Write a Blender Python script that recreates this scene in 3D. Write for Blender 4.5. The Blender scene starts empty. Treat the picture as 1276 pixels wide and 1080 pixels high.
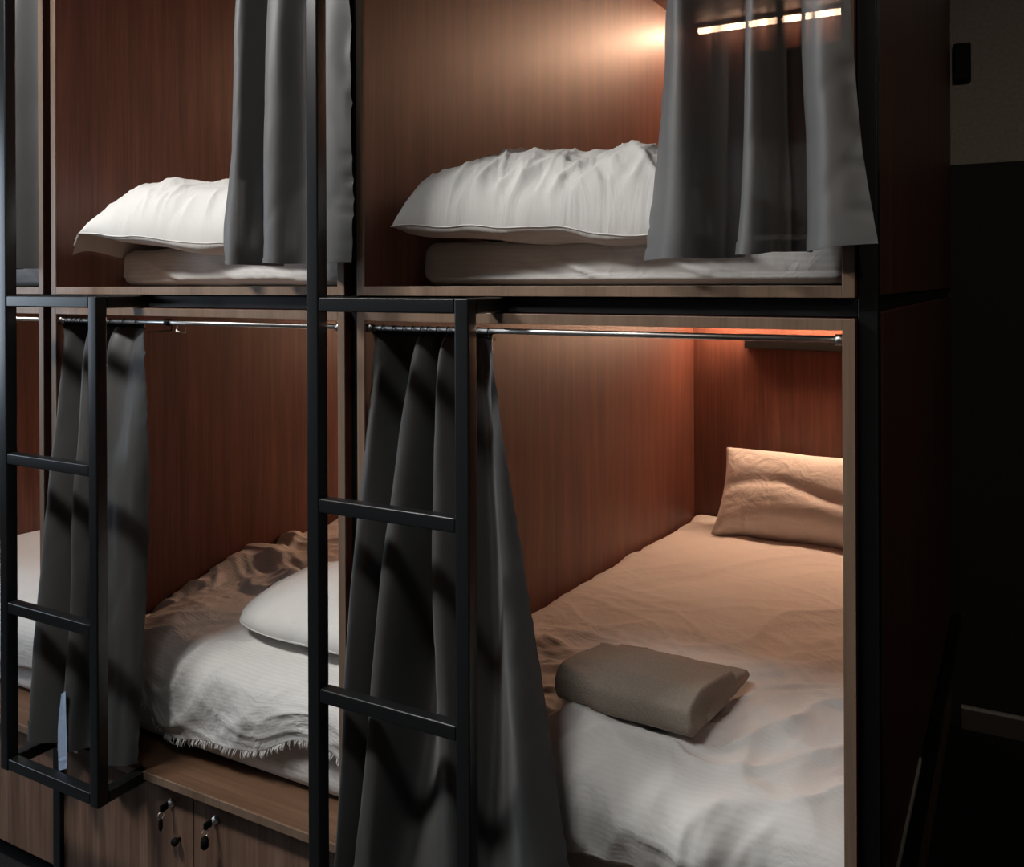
import bpy, bmesh, math
import numpy as np
from mathutils import Vector, Matrix

# ------------------------------------------------------------------ camera, world, lights, exposure
S = bpy.context.scene
COL = S.collection
CZ = 1.62                                   # camera height above the floor; heights below are relative to it

cam_d = bpy.data.cameras.new('camera')
cam = bpy.data.objects.new('camera', cam_d)
COL.objects.link(cam)
F_PX = 1138.7
cam_d.sensor_fit = 'HORIZONTAL'
cam_d.sensor_width = 36.0
cam_d.lens = F_PX / 1276.0 * 36.0
cam_d.shift_x = 0.0
cam_d.shift_y = -(540.0 - 351.7) / 1276.0
cam_d.clip_start = 0.02
cam.matrix_world = (Matrix.Translation((0, 0, CZ)) @ Matrix.Rotation(math.radians(29.2), 4, 'Z')
                    @ Matrix.Rotation(math.radians(90), 4, 'X') @ Matrix.Rotation(math.radians(-0.234), 4, 'Z'))
S.camera = cam

world = bpy.data.worlds.new('world')
S.world = world
world.use_nodes = True
world.node_tree.nodes['Background'].inputs[0].default_value = (0.8, 0.86, 1.0, 1)
world.node_tree.nodes['Background'].inputs[1].default_value = 0.006

S.view_settings.view_transform = 'Standard'
S.view_settings.look = 'None'
S.view_settings.gamma = 1.0
S.view_settings.use_curve_mapping = False
S.view_settings.exposure = 0.0


def area_light(name, loc, target, sx, sy, power, color, spread=180):
    d = bpy.data.lights.new(name, 'AREA')
    d.shape = 'RECTANGLE'
    d.size, d.size_y = sx, sy
    d.energy = power
    d.color = color
    d.spread = math.radians(spread)
    o = bpy.data.objects.new(name, d)
    COL.objects.link(o)
    o.location = loc
    o.rotation_euler = (Vector(target) - Vector(loc)).to_track_quat('-Z', 'Y').to_euler()
    return o


LAMP_A = (-2.15, 0.36, CZ + 1.40)            # corridor ceiling lamp in front of the bunks
LAMP_C = (-0.85, 0.36, CZ + 1.40)            # weaker one, next in the row
LAMP_B = (0.62, -0.55, CZ + 1.28)            # unseen spotlight, added to brighten the far plaster wall
area_light('corridor_light', (LAMP_A[0], LAMP_A[1], LAMP_A[2] - 0.015), (-1.55, 1.75, CZ - 0.5), 0.56, 0.36, 70.0, (1.0, 0.97, 0.93))
area_light('corridor_light', (LAMP_C[0], LAMP_C[1], LAMP_C[2] - 0.015), (-0.75, 1.70, CZ - 0.95), 0.56, 0.36, 2.6, (1.0, 0.97, 0.93), 50)
sd = bpy.data.lights.new('wall_fill_light', 'SPOT')
sd.energy, sd.color, sd.spot_size, sd.spot_blend, sd.shadow_soft_size = 42.0, (1.0, 0.84, 0.68), math.radians(58), 1.0, 0.03
so = bpy.data.objects.new('wall_fill_light', sd)
COL.objects.link(so)
SPOT_DIR = (Vector((0.25, 3.69, CZ - 0.40)) - Vector(LAMP_B)).normalized()
so.location = Vector(LAMP_B) + SPOT_DIR * 0.075
so.rotation_euler = SPOT_DIR.to_track_quat('-Z', 'Y').to_euler()
area_light('window_light', (-4.62, 0.2, CZ + 0.1), (-1.5, 0.9, CZ - 0.6), 0.8, 1.2, 22.0, (0.72, 0.85, 1.0))
WARM = (1.0, 0.61, 0.39)
LED_STRENGTH = 118.0

# ------------------------------------------------------------------ materials


def nodes(name):
    m = bpy.data.materials.new(name)
    m.use_nodes = True
    nt = m.node_tree
    return m, nt, nt.nodes['Principled BSDF']


def N(nt, t, **kw):
    n = nt.nodes.new(t)
    for k, v in kw.items():
        if k.startswith('i_'):
            n.inputs[k[2:].replace('_', ' ')].default_value = v
        else:
            setattr(n, k, v)
    return n


def ramp(nt, stops):
    n = nt.nodes.new('ShaderNodeValToRGB')
    e = n.color_ramp.elements
    while len(e) < len(stops):
        e.new(0.5)
    for q, (p, c) in zip(e, stops):
        q.position = p
        q.color = (*c, 1)
    return n


def wood(name, dark, mid, light, rough=0.36, seed=0.0, coat=0.0, along='z'):
    m, nt, b = nodes(name)
    L = nt.links.new
    tc = N(nt, 'ShaderNodeTexCoord')
    mp = N(nt, 'ShaderNodeMapping')
    mp.inputs['Location'].default_value = (seed, seed * 0.7, seed * 0.3)
    mp.inputs['Scale'].default_value = (9.0, 9.0, 0.55) if along == 'z' else (0.55, 9.0, 9.0)
    L(tc.outputs['Object'], mp.inputs['Vector'])
    n1 = N(nt, 'ShaderNodeTexNoise', i_Scale=2.6, i_Detail=6.0, i_Roughness=0.68, i_Distortion=0.5)
    L(mp.outputs[0], n1.inputs['Vector'])
    mp2 = N(nt, 'ShaderNodeMapping')
    mp2.inputs['Scale'].default_value = (95.0, 95.0, 1.8) if along == 'z' else (1.8, 95.0, 95.0)
    L(tc.outputs['Object'], mp2.inputs['Vector'])
    n2 = N(nt, 'ShaderNodeTexNoise', i_Scale=1.6, i_Detail=4.0, i_Roughness=0.65)
    L(mp2.outputs[0], n2.inputs['Vector'])
    mx = N(nt, 'ShaderNodeMix', data_type='FLOAT')
    mx.inputs[0].default_value = 0.34
    L(n1.outputs[0], mx.inputs[2])
    L(n2.outputs[0], mx.inputs[3])
    r = ramp(nt, [(0.33, dark), (0.5, mid), (0.66, light)])
    L(mx.outputs[0], r.inputs[0])
    L(r.outputs[0], b.inputs['Base Color'])
    b.inputs['Roughness'].default_value = rough
    b.inputs['Coat Weight'].default_value = coat
    b.inputs['Coat Roughness'].default_value = 0.3
    bp = N(nt, 'ShaderNodeBump', i_Strength=0.06, i_Distance=0.002)
    L(n2.outputs[0], bp.inputs['Height'])
    L(bp.outputs[0], b.inputs['Normal'])
    return m


def plain(name, col, rough=0.5, metal=0.0, bump=0.0, bscale=60.0, spec=0.5):
    m, nt, b = nodes(name)
    b.inputs['Base Color'].default_value = (*col, 1)
    b.inputs['Roughness'].default_value = rough
    b.inputs['Metallic'].default_value = metal
    b.inputs['Specular IOR Level'].default_value = spec
    tc = N(nt, 'ShaderNodeTexCoord')
    n = N(nt, 'ShaderNodeTexNoise', i_Scale=bscale, i_Detail=3.0)
    nt.links.new(tc.outputs['Object'], n.inputs['Vector'])
    r = ramp(nt, [(0.3, tuple(c * 0.88 for c in col)), (0.7, tuple(min(1, c * 1.1) for c in col))])
    nt.links.new(n.outputs[0], r.inputs[0])
    nt.links.new(r.outputs[0], b.inputs['Base Color'])
    if bump:
        bp = N(nt, 'ShaderNodeBump', i_Strength=bump, i_Distance=0.003)
        nt.links.new(n.outputs[0], bp.inputs['Height'])
        nt.links.new(bp.outputs[0], b.inputs['Normal'])
    return m


def linen(name, col, stripe=0.0, rough=0.85, axis=1, wrinkle=0.5):
    """white bed linen: woven satin stripes and fine wrinkles as relief"""
    m, nt, b = nodes(name)
    L = nt.links.new
    b.inputs['Base Color'].default_value = (*col, 1)
    b.inputs['Roughness'].default_value = rough
    b.inputs['Sheen Weight'].default_value = 0.15
    b.inputs['Sheen Roughness'].default_value = 0.5
    tc = N(nt, 'ShaderNodeTexCoord')
    n = N(nt, 'ShaderNodeTexNoise', i_Scale=14.0, i_Detail=4.0, i_Roughness=0.55, i_Distortion=1.2)
    L(tc.outputs['UV'], n.inputs['Vector'])
    b1 = N(nt, 'ShaderNodeBump', i_Strength=wrinkle, i_Distance=0.012)
    L(n.outputs[0], b1.inputs['Height'])
    nrm = b1
    if stripe:
        w = N(nt, 'ShaderNodeTexWave', i_Scale=30.0, i_Distortion=1.2, i_Detail=2.0)
        w.bands_direction = 'X' if axis == 0 else 'Y'
        L(tc.outputs['UV'], w.inputs['Vector'])
        r = ramp(nt, [(0.0, tuple(c * (1 - stripe) for c in col)), (1.0, col)])
        L(w.outputs[1], r.inputs[0])
        L(r.outputs[0], b.inputs['Base Color'])
        b2 = N(nt, 'ShaderNodeBump', i_Strength=0.05, i_Distance=0.003)
        L(w.outputs[1], b2.inputs['Height'])
        L(b1.outputs[0], b2.inputs['Normal'])
        nrm = b2
    L(nrm.outputs[0], b.inputs['Normal'])
    return m


def curtain_cloth(name, col, see=0.12, glow=0.15, rough=0.55):
    m, nt, b = nodes(name)
    L = nt.links.new
    b.inputs['Base Color'].default_value = (*col, 1)
    b.inputs['Roughness'].default_value = rough
    b.inputs['Sheen Weight'].default_value = 0.25
    b.inputs['Sheen Roughness'].default_value = 0.4
    tc = N(nt, 'ShaderNodeTexCoord')
    n = N(nt, 'ShaderNodeTexNoise', i_Scale=5.0, i_Detail=4.0, i_Roughness=0.5)
    L(tc.outputs['UV'], n.inputs['Vector'])
    bp = N(nt, 'ShaderNodeBump', i_Strength=0.25, i_Distance=0.01)
    L(n.outputs[0], bp.inputs['Height'])
    L(bp.outputs[0], b.inputs['Normal'])
    out = nt.nodes['Material Output']
    tl = N(nt, 'ShaderNodeBsdfTranslucent')
    tl.inputs[0].default_value = (0.30, 0.27, 0.25, 1)
    m1 = N(nt, 'ShaderNodeMixShader')
    m1.inputs[0].default_value = glow
    L(b.outputs[0], m1.inputs[1])
    L(tl.outputs[0], m1.inputs[2])
    tr = N(nt, 'ShaderNodeBsdfTransparent')
    mx = N(nt, 'ShaderNodeMixShader')
    # the open weave is uneven: denser and looser bands down the cloth
    mp = N(nt, 'ShaderNodeMapping')
    mp.inputs['Scale'].default_value = (22.0, 1.5, 1.0)
    L(tc.outputs['UV'], mp.inputs['Vector'])
    n3 = N(nt, 'ShaderNodeTexNoise', i_Scale=1.0, i_Detail=2.0)
    L(mp.outputs[0], n3.inputs['Vector'])
    mr = N(nt, 'ShaderNodeMapRange')
    mr.inputs[1].default_value, mr.inputs[2].default_value = 0.40, 0.62
    mr.inputs[3].default_value, mr.inputs[4].default_value = 0.0, see
    L(n3.outputs[0], mr.inputs[0])
    L(mr.outputs[0], mx.inputs[0])
    L(m1.outputs[0], mx.inputs[1])
    L(tr.outputs[0], mx.inputs[2])
    L(mx.outputs[0], out.inputs[0])
    return m


def emit(name, col, strength):
    m, nt, b = nodes(name)
    b.inputs['Base Color'].default_value = (*col, 1)
    b.inputs['Emission Color'].default_value = (*col, 1)
    b.inputs['Emission Strength'].default_value = strength
    return m


M = dict(
    wood=wood('walnut_laminate', (0.076, 0.026, 0.018), (0.136, 0.049, 0.032), (0.205, 0.079, 0.051), 0.50, 0.0, 0.04),
    edge=wood('walnut_edge_lit', (0.15, 0.096, 0.064), (0.215, 0.143, 0.098), (0.28, 0.19, 0.135), 0.45, 2.0),  # lighter walnut copy, front light painted into the board edges
    shelf=wood('walnut_base', (0.105, 0.056, 0.032), (0.165, 0.090, 0.053), (0.24, 0.135, 0.082), 0.42, 5.0, 0.0, 'x'),
    cab=wood('walnut_door', (0.115, 0.062, 0.042), (0.22, 0.130, 0.090), (0.34, 0.22, 0.155), 0.5, 9.0),
    steel=plain('black_steel', (0.010, 0.011, 0.012), 0.32, 0.0, 0.03, 220.0),
    chrome=plain('chrome', (0.85, 0.84, 0.82), 0.36, 1.0),
    alu=plain('aluminium', (0.55, 0.53, 0.5), 0.35, 1.0),
    black=plain('black_plastic', (0.007, 0.007, 0.007), 0.6, spec=0.12),
    white=linen('white_linen', (0.76, 0.755, 0.74), 0.0),
    stripe=linen('striped_linen', (0.76, 0.755, 0.74), 0.06, axis=1),
    stripe_x=linen('striped_sheet', (0.72, 0.715, 0.70), 0.08, axis=1, wrinkle=0.35),
    duvet=linen('duvet_linen', (0.76, 0.755, 0.74), 0.03, axis=1, wrinkle=0.3),
    towel=plain('taupe_terry', (0.33, 0.283, 0.242), 0.95, 0.0, 0.5, 260.0, 0.1),
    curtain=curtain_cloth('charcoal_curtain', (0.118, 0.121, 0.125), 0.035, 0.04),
    curtain_low=curtain_cloth('charcoal_dense_shaded', (0.060, 0.061, 0.062), 0.01, 0.04),  # less see-through copy, base darkened to paint in the lower tier's shade
    tape=plain('curtain_tape', (0.02, 0.02, 0.021), 0.8, bump=0.3, bscale=300.0),
    blue=linen('pale_blue_cloth', (0.42, 0.56, 0.80), 0.0),
    led=emit('warm_led', WARM, LED_STRENGTH),
    lampglass=emit('lamp_diffuser', (1.0, 0.95, 0.88), 2.0),
    plaster=plain('grey_plaster', (0.36, 0.325, 0.295), 0.9, 0.0, 0.35, 90.0),
    darkwall=plain('black_wall_paint', (0.018, 0.017, 0.016), 0.8, 0.0, 0.3, 70.0),
    skirting=plain('skirting_paint', (0.11, 0.10, 0.092), 0.55),
    lit_edge=plain('lit_edge_paint', (0.6, 0.57, 0.53), 0.6),  # pale tone that paints light onto thin edges
    floor=plain('dark_floor', (0.022, 0.020, 0.019), 0.55, 0.0, 0.1, 25.0),
    ceil=plain('ceiling_paint', (0.10, 0.10, 0.10), 0.9),
    glass=plain('window_pane', (0.5, 0.6, 0.75), 0.1),
    roomwall=plain('dim_wall_paint', (0.09, 0.088, 0.085), 0.9, 0.0, 0.2, 60.0),
)

# ------------------------------------------------------------------ helpers


def tag(o, label, cat, group=None):
    o['label'] = label
    o['category'] = cat
    if group:
        o['group'] = group
    return o


def thing(name, loc, label, cat, group=None):
    o = bpy.data.objects.new(name, None)
    COL.objects.link(o)
    o.location = loc
    o.empty_display_size = 0.1
    return tag(o, label, cat, group)


def mesh_obj(name, me, mat, parent=None, base=None, smooth=False):
    """verts are in world coordinates; the object is stored relative to its top-level thing"""
    o = bpy.data.objects.new(name, me)
    COL.objects.link(o)
    off = Vector((0, 0, 0))
    if parent is not None:
        p = parent
        while p is not None:
            off += p.location
            p = p.parent
        o.parent = parent
    elif base is not None:
        off = Vector(base)
        o.location = off
    me.transform(Matrix.Translation(-off))
    if mat is not None:
        me.materials.append(mat)
    if smooth:
        for p in me.polygons:
            p.use_smooth = True
    return o


def box_bm(bm, x0, x1, y0, y1, z0, z1, bev=0.0):
    r = bmesh.ops.create_cube(bm, size=1.0)
    bmesh.ops.scale(bm, vec=(x1 - x0, y1 - y0, z1 - z0), verts=r['verts'])
    bmesh.ops.translate(bm, vec=((x0 + x1) / 2, (y0 + y1) / 2, (z0 + z1) / 2), verts=r['verts'])
    if bev:
        es = list({e for v in r['verts'] for e in v.link_edges})
        bmesh.ops.bevel(bm, geom=es, offset=bev, segments=2, affect='EDGES', profile=0.5)


def box(name, x0, x1, y0, y1, z0, z1, mat, parent=None, bev=0.001, base=None):
    """z relative to the camera height"""
    bm = bmesh.new()
    box_bm(bm, x0, x1, y0, y1, z0 + CZ, z1 + CZ, bev)
    me = bpy.data.meshes.new(name)
    bm.to_mesh(me)
    bm.free()
    if parent is None and base is None:
        base = ((x0 + x1) / 2, (y0 + y1) / 2, z0 + CZ)
    o = mesh_obj(name, me, mat, parent, base)
    if mat is M['steel'] and bev:
        for p in me.polygons:
            p.use_smooth = True
        o.modifiers.new('weighted_normals', 'WEIGHTED_NORMAL')
    return o


def tube_bm(bm, pts, r, seg=10, cap=True):
    pts = [Vector(p) for p in pts]
    rings = []
    for i, p in enumerate(pts):
        a = pts[max(0, i - 1)]
        b = pts[min(len(pts) - 1, i + 1)]
        d = (b - a).normalized()
        up = Vector((0, 0, 1)) if abs(d.z) < 0.9 else Vector((1, 0, 0))
        s = d.cross(up).normalized()
        t = s.cross(d)
        rr = r[i] if isinstance(r, (list, tuple)) else r
        rings.append([bm.verts.new(p + (s * math.cos(k * 2 * math.pi / seg) + t * math.sin(k * 2 * math.pi / seg)) * rr) for k in range(seg)])
    for a, b in zip(rings, rings[1:]):
        for k in range(seg):
            bm.faces.new((a[k], a[(k + 1) % seg], b[(k + 1) % seg], b[k]))
    if cap:
        bm.faces.new(rings[0][::-1])
        bm.faces.new(rings[-1])


def tube(name, pts, r, mat, parent=None, seg=10, base=None):
    bm = bmesh.new()
    tube_bm(bm, [(x, y, z + CZ) for x, y, z in pts], r, seg)
    bmesh.ops.recalc_face_normals(bm, faces=bm.faces)
    me = bpy.data.meshes.new(name)
    bm.to_mesh(me)
    bm.free()
    if parent is None and base is None:
        base = (pts[0][0], pts[0][1], pts[0][2] + CZ)
    o = mesh_obj(name, me, mat, parent, base, True)
    return o


# --- numpy value noise
_rng = np.random.RandomState(7)
_T = _rng.rand(64, 64, 64)


def vnoise(p):
    i = np.floor(p).astype(int)
    f = p - i
    f = f * f * f * (f * (f * 6 - 15) + 10)
    i0 = i % 64
    i1 = (i + 1) % 64
    x, y, z = f[..., 0], f[..., 1], f[..., 2]

    def g(a, b, c):
        return _T[a[..., 0], b[..., 1], c[..., 2]]
    c00 = g(i0, i0, i0) * (1 - x) + g(i1, i0, i0) * x
    c10 = g(i0, i1, i0) * (1 - x) + g(i1, i1, i0) * x
    c01 = g(i0, i0, i1) * (1 - x) + g(i1, i0, i1) * x
    c11 = g(i0, i1, i1) * (1 - x) + g(i1, i1, i1) * x
    return ((c00 * (1 - y) + c10 * y) * (1 - z) + (c01 * (1 - y) + c11 * y) * z) * 2 - 1


def fbm(p, oct=3, gain=0.5):
    s, a, t = 0, 1.0, 0
    for k in range(oct):
        s = s + a * vnoise(p * 2 ** k + 17.3 * k)
        t += a
        a *= gain
    return s / t


def ridge(p, oct=2):
    """crease-like noise 0..1, peaks are narrow"""
    s, a, t = 0, 1.0, 0
    for k in range(oct):
        s = s + a * (1 - np.abs(vnoise(p * 1.9 ** k + 31.7 * k))) ** 3
        t += a
        a *= 0.5
    return s / t


def folds(x, y, deg, freq, seed, warp=0.35, stretch=0.22):
    """cloth creases running along the direction deg"""
    a = math.radians(deg)
    al = math.cos(a) * x + math.sin(a) * y
    ac = -math.sin(a) * x + math.cos(a) * y
    w = fbm(P3(x * 3.1, y * 3.1, seed + 50.5), 2) * warp
    return ridge(P3(ac * freq + w * freq * 0.25, al * freq * stretch + w, seed), 2) - 0.35


def sst(a, b, x):
    t = np.clip((x - a) / (b - a), 0, 1)
    return t * t * (3 - 2 * t)


def P3(x, y, z=0.0):
    return np.stack([x, y, np.broadcast_to(np.asarray(z, float), np.shape(x))], -1)


def grid_mesh(name, V, UV=None, closed_u=False):
    """V: (nu, nv, 3) array of world points"""
    nu, nv = V.shape[:2]
    idx = np.arange(nu * nv).reshape(nu, nv)
    q = np.stack([idx[:-1, :-1], idx[1:, :-1], idx[1:, 1:], idx[:-1, 1:]], -1).reshape(-1, 4)
    if closed_u:
        q2 = np.stack([idx[-1, :-1], idx[0, :-1], idx[0, 1:], idx[-1, 1:]], -1).reshape(-1, 4)
        q = np.concatenate([q, q2])
    me = bpy.data.meshes.new(name)
    me.from_pydata(V.reshape(-1, 3).tolist(), [], q.tolist())
    if UV is not None:
        uv = me.uv_layers.new(name='UVMap')
        li = np.empty(len(me.loops), int)
        me.loops.foreach_get('vertex_index', li)
        uv.data.foreach_set('uv', UV.reshape(-1, 2)[li].ravel())
    return me


def normals(V):
    du = np.gradient(V, axis=0)
    dv = np.gradient(V, axis=1)
    n = np.cross(du, dv)
    return n / (np.linalg.norm(n, axis=-1, keepdims=True) + 1e-12)


# ------------------------------------------------------------------ dimensions of the bunk block
YF = 1.50                       # front plane of the pods
YB = 3.685                      # rear of the pods / far wall
TH = 0.019                      # board thickness
PW, GAP = 0.98, 0.033
PT = PW + GAP
XR = [-0.228 - PT * i for i in range(3)]      # right outer side of each column of pods
LOW = (-1.205, -0.059)          # lower tier outer z
UPP = (-0.0264, 1.058)          # upper tier outer z
COLN = ['right-hand', 'middle', 'leftmost']

# ------------------------------------------------------------------ the room


def struct(o):
    o['kind'] = 'structure'
    return o


RX0, RX1, RY0 = -4.8, 2.4, -1.3
RH = 1.45
struct(box('floor', RX0, RX1, RY0, YB + 0.1, -CZ - 0.05, -CZ, M['floor'], bev=0))
struct(box('ceiling', RX0, RX1, RY0, YB + 0.1, RH, RH + 0.05, M['ceil'], bev=0))
wb = struct(box('wall_back', RX0, RX1, YB + 0.012, YB + 0.1, -CZ, RH, M['plaster'], bev=0))
box('dark_cladding', -0.6, RX1, YB + 0.002, YB + 0.012, -CZ, 0.421, M['darkwall'], wb, bev=0.001)
bb = struct(box('baseboard_back', -0.2, RX1, YB - 0.014, YB + 0.002, -CZ, -CZ + 0.075, M['skirting'], bev=0.003))
box('cap', -0.2, RX1, YB - 0.016, YB + 0.002, -CZ + 0.075, -CZ + 0.084, M['lit_edge'], bb, bev=0.002)  # paler than the board, paints in the light on its top
struct(box('wall_right', RX1, RX1 + 0.1, RY0, YB + 0.1, -CZ, RH, M['roomwall'], bev=0))
struct(box('wall_left', RX0 - 0.1, RX0, RY0, YB + 0.1, -CZ, RH, M['roomwall'], bev=0))
struct(box('wall_front', RX0, RX1, RY0 - 0.1, RY0, -CZ, RH, M['roomwall'], bev=0))
# a window in the left wall, where the cool light on the ladder comes from
win = bpy.data.objects.new('window_1', None)
COL.objects.link(win)
win.location = (RX0 + 0.03, 0.2, CZ - 0.6)
struct(win)
box('pane', RX0 + 0.005, RX0 + 0.012, -0.25, 0.65, -0.55, 0.75, M['glass'], win)
for (a, b, c, d) in [(-0.3, -0.25, -0.6, 0.8), (0.65, 0.7, -0.6, 0.8), (-0.25, 0.65, -0.6, -0.55), (-0.25, 0.65, 0.75, 0.8), (0.18, 0.22, -0.55, 0.75)]:
    box('window_frame', RX0 + 0.001, RX0 + 0.05, a, b, c, d, M['steel'], win)

# black box high on the far wall
wbx = thing('wall_box', (-0.16, YB, CZ + 0.716), 'small black box high on the grey plaster wall beside the bunks', 'wall box')
box('housing', -0.215, -0.160, YB - 0.034, YB + 0.010, 0.716, 0.853, M['black'], wbx, 0.004)
box('cover_plate', -0.211, -0.164, YB - 0.040, YB - 0.033, 0.722, 0.847, M['black'], wbx, 0.002)

# lamps of the corridor ceiling
for (lx, ly, lz), lab in [(LAMP_A, 'flat black ceiling lamp above the corridor in front of the middle bunks'),
                          (LAMP_C, 'flat black ceiling lamp above the corridor in front of the right-hand bunks')]:
    t = thing('ceiling_lamp', (lx, ly, lz), lab, 'ceiling lamp', 'corridor ceiling lamps')
    z = lz - CZ
    box('housing', lx - 0.32, lx + 0.32, ly - 0.24, ly + 0.24, z, RH, M['black'], t, 0.004)
    box('diffuser', lx - 0.29, lx + 0.29, ly - 0.21, ly + 0.21, z - 0.006, z + 0.001, M['lampglass'], t, 0.001)
t = thing('added_spotlight', LAMP_B, 'black spotlight out of view, added on the corridor ceiling to brighten the plaster wall', 'spotlight')
lb = Vector(LAMP_B) - Vector((0, 0, CZ))
tube('stem', [tuple(lb), (lb.x, lb.y, RH)], 0.012, M['black'], t)
tube('can', [tuple(lb - SPOT_DIR * 0.07), tuple(lb - SPOT_DIR * 0.065), tuple(lb + SPOT_DIR * 0.04), tuple(lb + SPOT_DIR * 0.06)], [0.02, 0.035, 0.035, 0.03], M['black'], t, 18)

# ------------------------------------------------------------------ pods
pods = {}


def pod(col, tier):
    xr = XR[col]
    xl = xr - PW
    z0, z1 = LOW if tier == 'lower' else UPP
    t = thing('sleeping_pod', ((xl + xr) / 2, YF, z0 + CZ),
              f'{tier} {COLN[col]} walnut sleeping pod, an open box with a bed inside', 'sleeping pod', 'stacked sleeping pods')
    e = 0.004
    box('side_panel', xl, xl + TH, YF + e, YB, z0, z1, M['wood'], t)
    box('side_panel', xr - TH, xr, YF + e, YB, z0, z1, M['wood'], t)
    box('base_panel', xl + TH, xr - TH, YF + e, YB, z0, z0 + TH, M['shelf'], t)
    box('top_panel', xl + TH, xr - TH, YF + e, YB, z1 - TH, z1, M['wood'], t)
    box('end_panel', xl + TH, xr - TH, YB - TH, YB, z0 + TH, z1 - TH, M['wood'], t)
    box('lit_front_edge', xl, xl + TH, YF, YF + e, z0, z1, M['edge'], t, 0.0008)  # front edges in the lighter copy, corridor light painted in
    box('lit_front_edge', xr - TH, xr, YF, YF + e, z0, z1, M['edge'], t, 0.0008)
    box('lit_front_edge', xl + TH, xr - TH, YF, YF + e, z0, z0 + TH, M['edge'], t, 0.0008)
    box('lit_front_edge', xl + TH, xr - TH, YF, YF + e, z1 - TH, z1, M['edge'], t, 0.0008)
    pods[(col, tier)] = t
    # light strip under the ceiling at the head end
    xa, xb = xl + TH, xr - TH
    yi = YB - TH
    zc = z1 - TH
    l = thing('strip_light', ((xa + xb) / 2, yi, zc - 0.04 + CZ),
              f'warm strip light under the ceiling of the {tier} {COLN[col]} pod', 'strip light', 'pod strip lights')
    box('channel', xa + 0.04, xb - 0.04, yi - 0.075, yi - 0.045, zc - 0.016, zc, M['alu'], l, 0.001)
    box('diffuser', xa + 0.045, xb - 0.045, yi - 0.070, yi - 0.050, zc - 0.036, zc - 0.016, M['led'], l, 0.003)
    # black shelf on the end wall
    s = thing('wall_shelf', ((xa + xb) / 2 + 0.09, yi, zc - 0.19 + CZ),
              f'black shelf on the end wall of the {tier} {COLN[col]} pod', 'shelf', 'pod end shelves')
    box('board', xa + 0.22, xb - 0.02, yi - 0.030, yi, zc - 0.189, zc - 0.150, M['black'], s, 0.002)
    box('lip', xa + 0.22, xb - 0.02, yi - 0.034, yi - 0.030, zc - 0.189, zc - 0.130, M['black'], s, 0.001)


for c in range(3):
    for tier in ('lower', 'upper'):
        pod(c, tier)

# ------------------------------------------------------------------ black steel frame
fr = thing('bunk_frame', (XR[0], YF + 0.03, 0), 'black square steel tube frame holding the stacked pods', 'frame')
Y0, Y1 = YF + 0.020, YF + 0.050
for i in range(4):
    xa = XR[0] + 0.0015 - PT * i if i else XR[0] + 0.0015
    box('post', xa, xa + 0.030, Y0, Y1, -CZ, 1.20, M['steel'], fr, 0.002)
for i in range(3):
    xa, xb = XR[i] - PW - GAP + 0.032, XR[i] + 0.0015
    box('beam', xa, xb, Y0, Y1, -0.0575, -0.028, M['steel'], fr, 0.002)
    box('beam', xa, xb, Y0 + 0.03, Y1 + 0.03, -1.236, -1.2065, M['steel'], fr, 0.002)
    box('beam', xa, xb, Y0, Y1, 1.060, 1.090, M['steel'], fr, 0.002)
box('side_rail', XR[0] + 0.002, XR[0] + 0.030, Y1, YB - 0.002, -1.236, -1.2065, M['steel'], fr, 0.002)
box('side_rail', XR[0] - 0.040, XR[0] - 0.010, Y1, YB - 0.002, -0.0575, -0.028, M['steel'], fr, 0.002)
sr = box('lit_edge_strip', XR[0] + 0.001, XR[0] + 0.007, Y1 + 0.06, 2.46, -1.190, -1.176, M['lit_edge'], fr, 0.001)  # pale strip painting a lit lower edge, ends where that light fades

# ------------------------------------------------------------------ ladders
YL = 1.375


def ladder(k, label):
    xl0 = -1.2345 - PT * k
    xr0 = -0.8881 - PT * k
    b = 0.030
    t = thing('ladder', ((xl0 + xr0 + b) / 2, YL + b / 2, -1.216 + CZ), label, 'ladder', 'black steel bunk ladders')
    box('rail', xl0, xl0 + b, YL, YL + b, -1.216, 1.20, M['steel'], t, 0.0035)
    box('rail', xr0, xr0 + b, YL, YL + b, -1.216, -0.028, M['steel'], t, 0.0035)
    for zt in (-0.028, -0.4215, -0.794, -1.186):
        box('rung', xl0 + b, xr0, YL + 0.001, YL + b - 0.001, zt - 0.028, zt, M['steel'], t, 0.0035)
    for zt in (-0.028, -1.186):
        box('tie_bar', xr0, xr0 + b, YL + b, Y0, zt - 0.029, zt, M['steel'], t, 0.0035)
        box('tie_bar', xl0, xl0 + b, YL + b, Y0, zt - 0.029, zt, M['steel'], t, 0.0035)
    box('tie_bar', xl0, xl0 + b, YL + b, Y0, 1.12, 1.15, M['steel'], t, 0.0035)
    return t


ladder(0, 'black steel ladder in front of the right-hand lower pod and its curtain')
ladder(1, 'black steel ladder at the left edge in front of the middle lower pod')

# ------------------------------------------------------------------ storage cabinets


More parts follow.
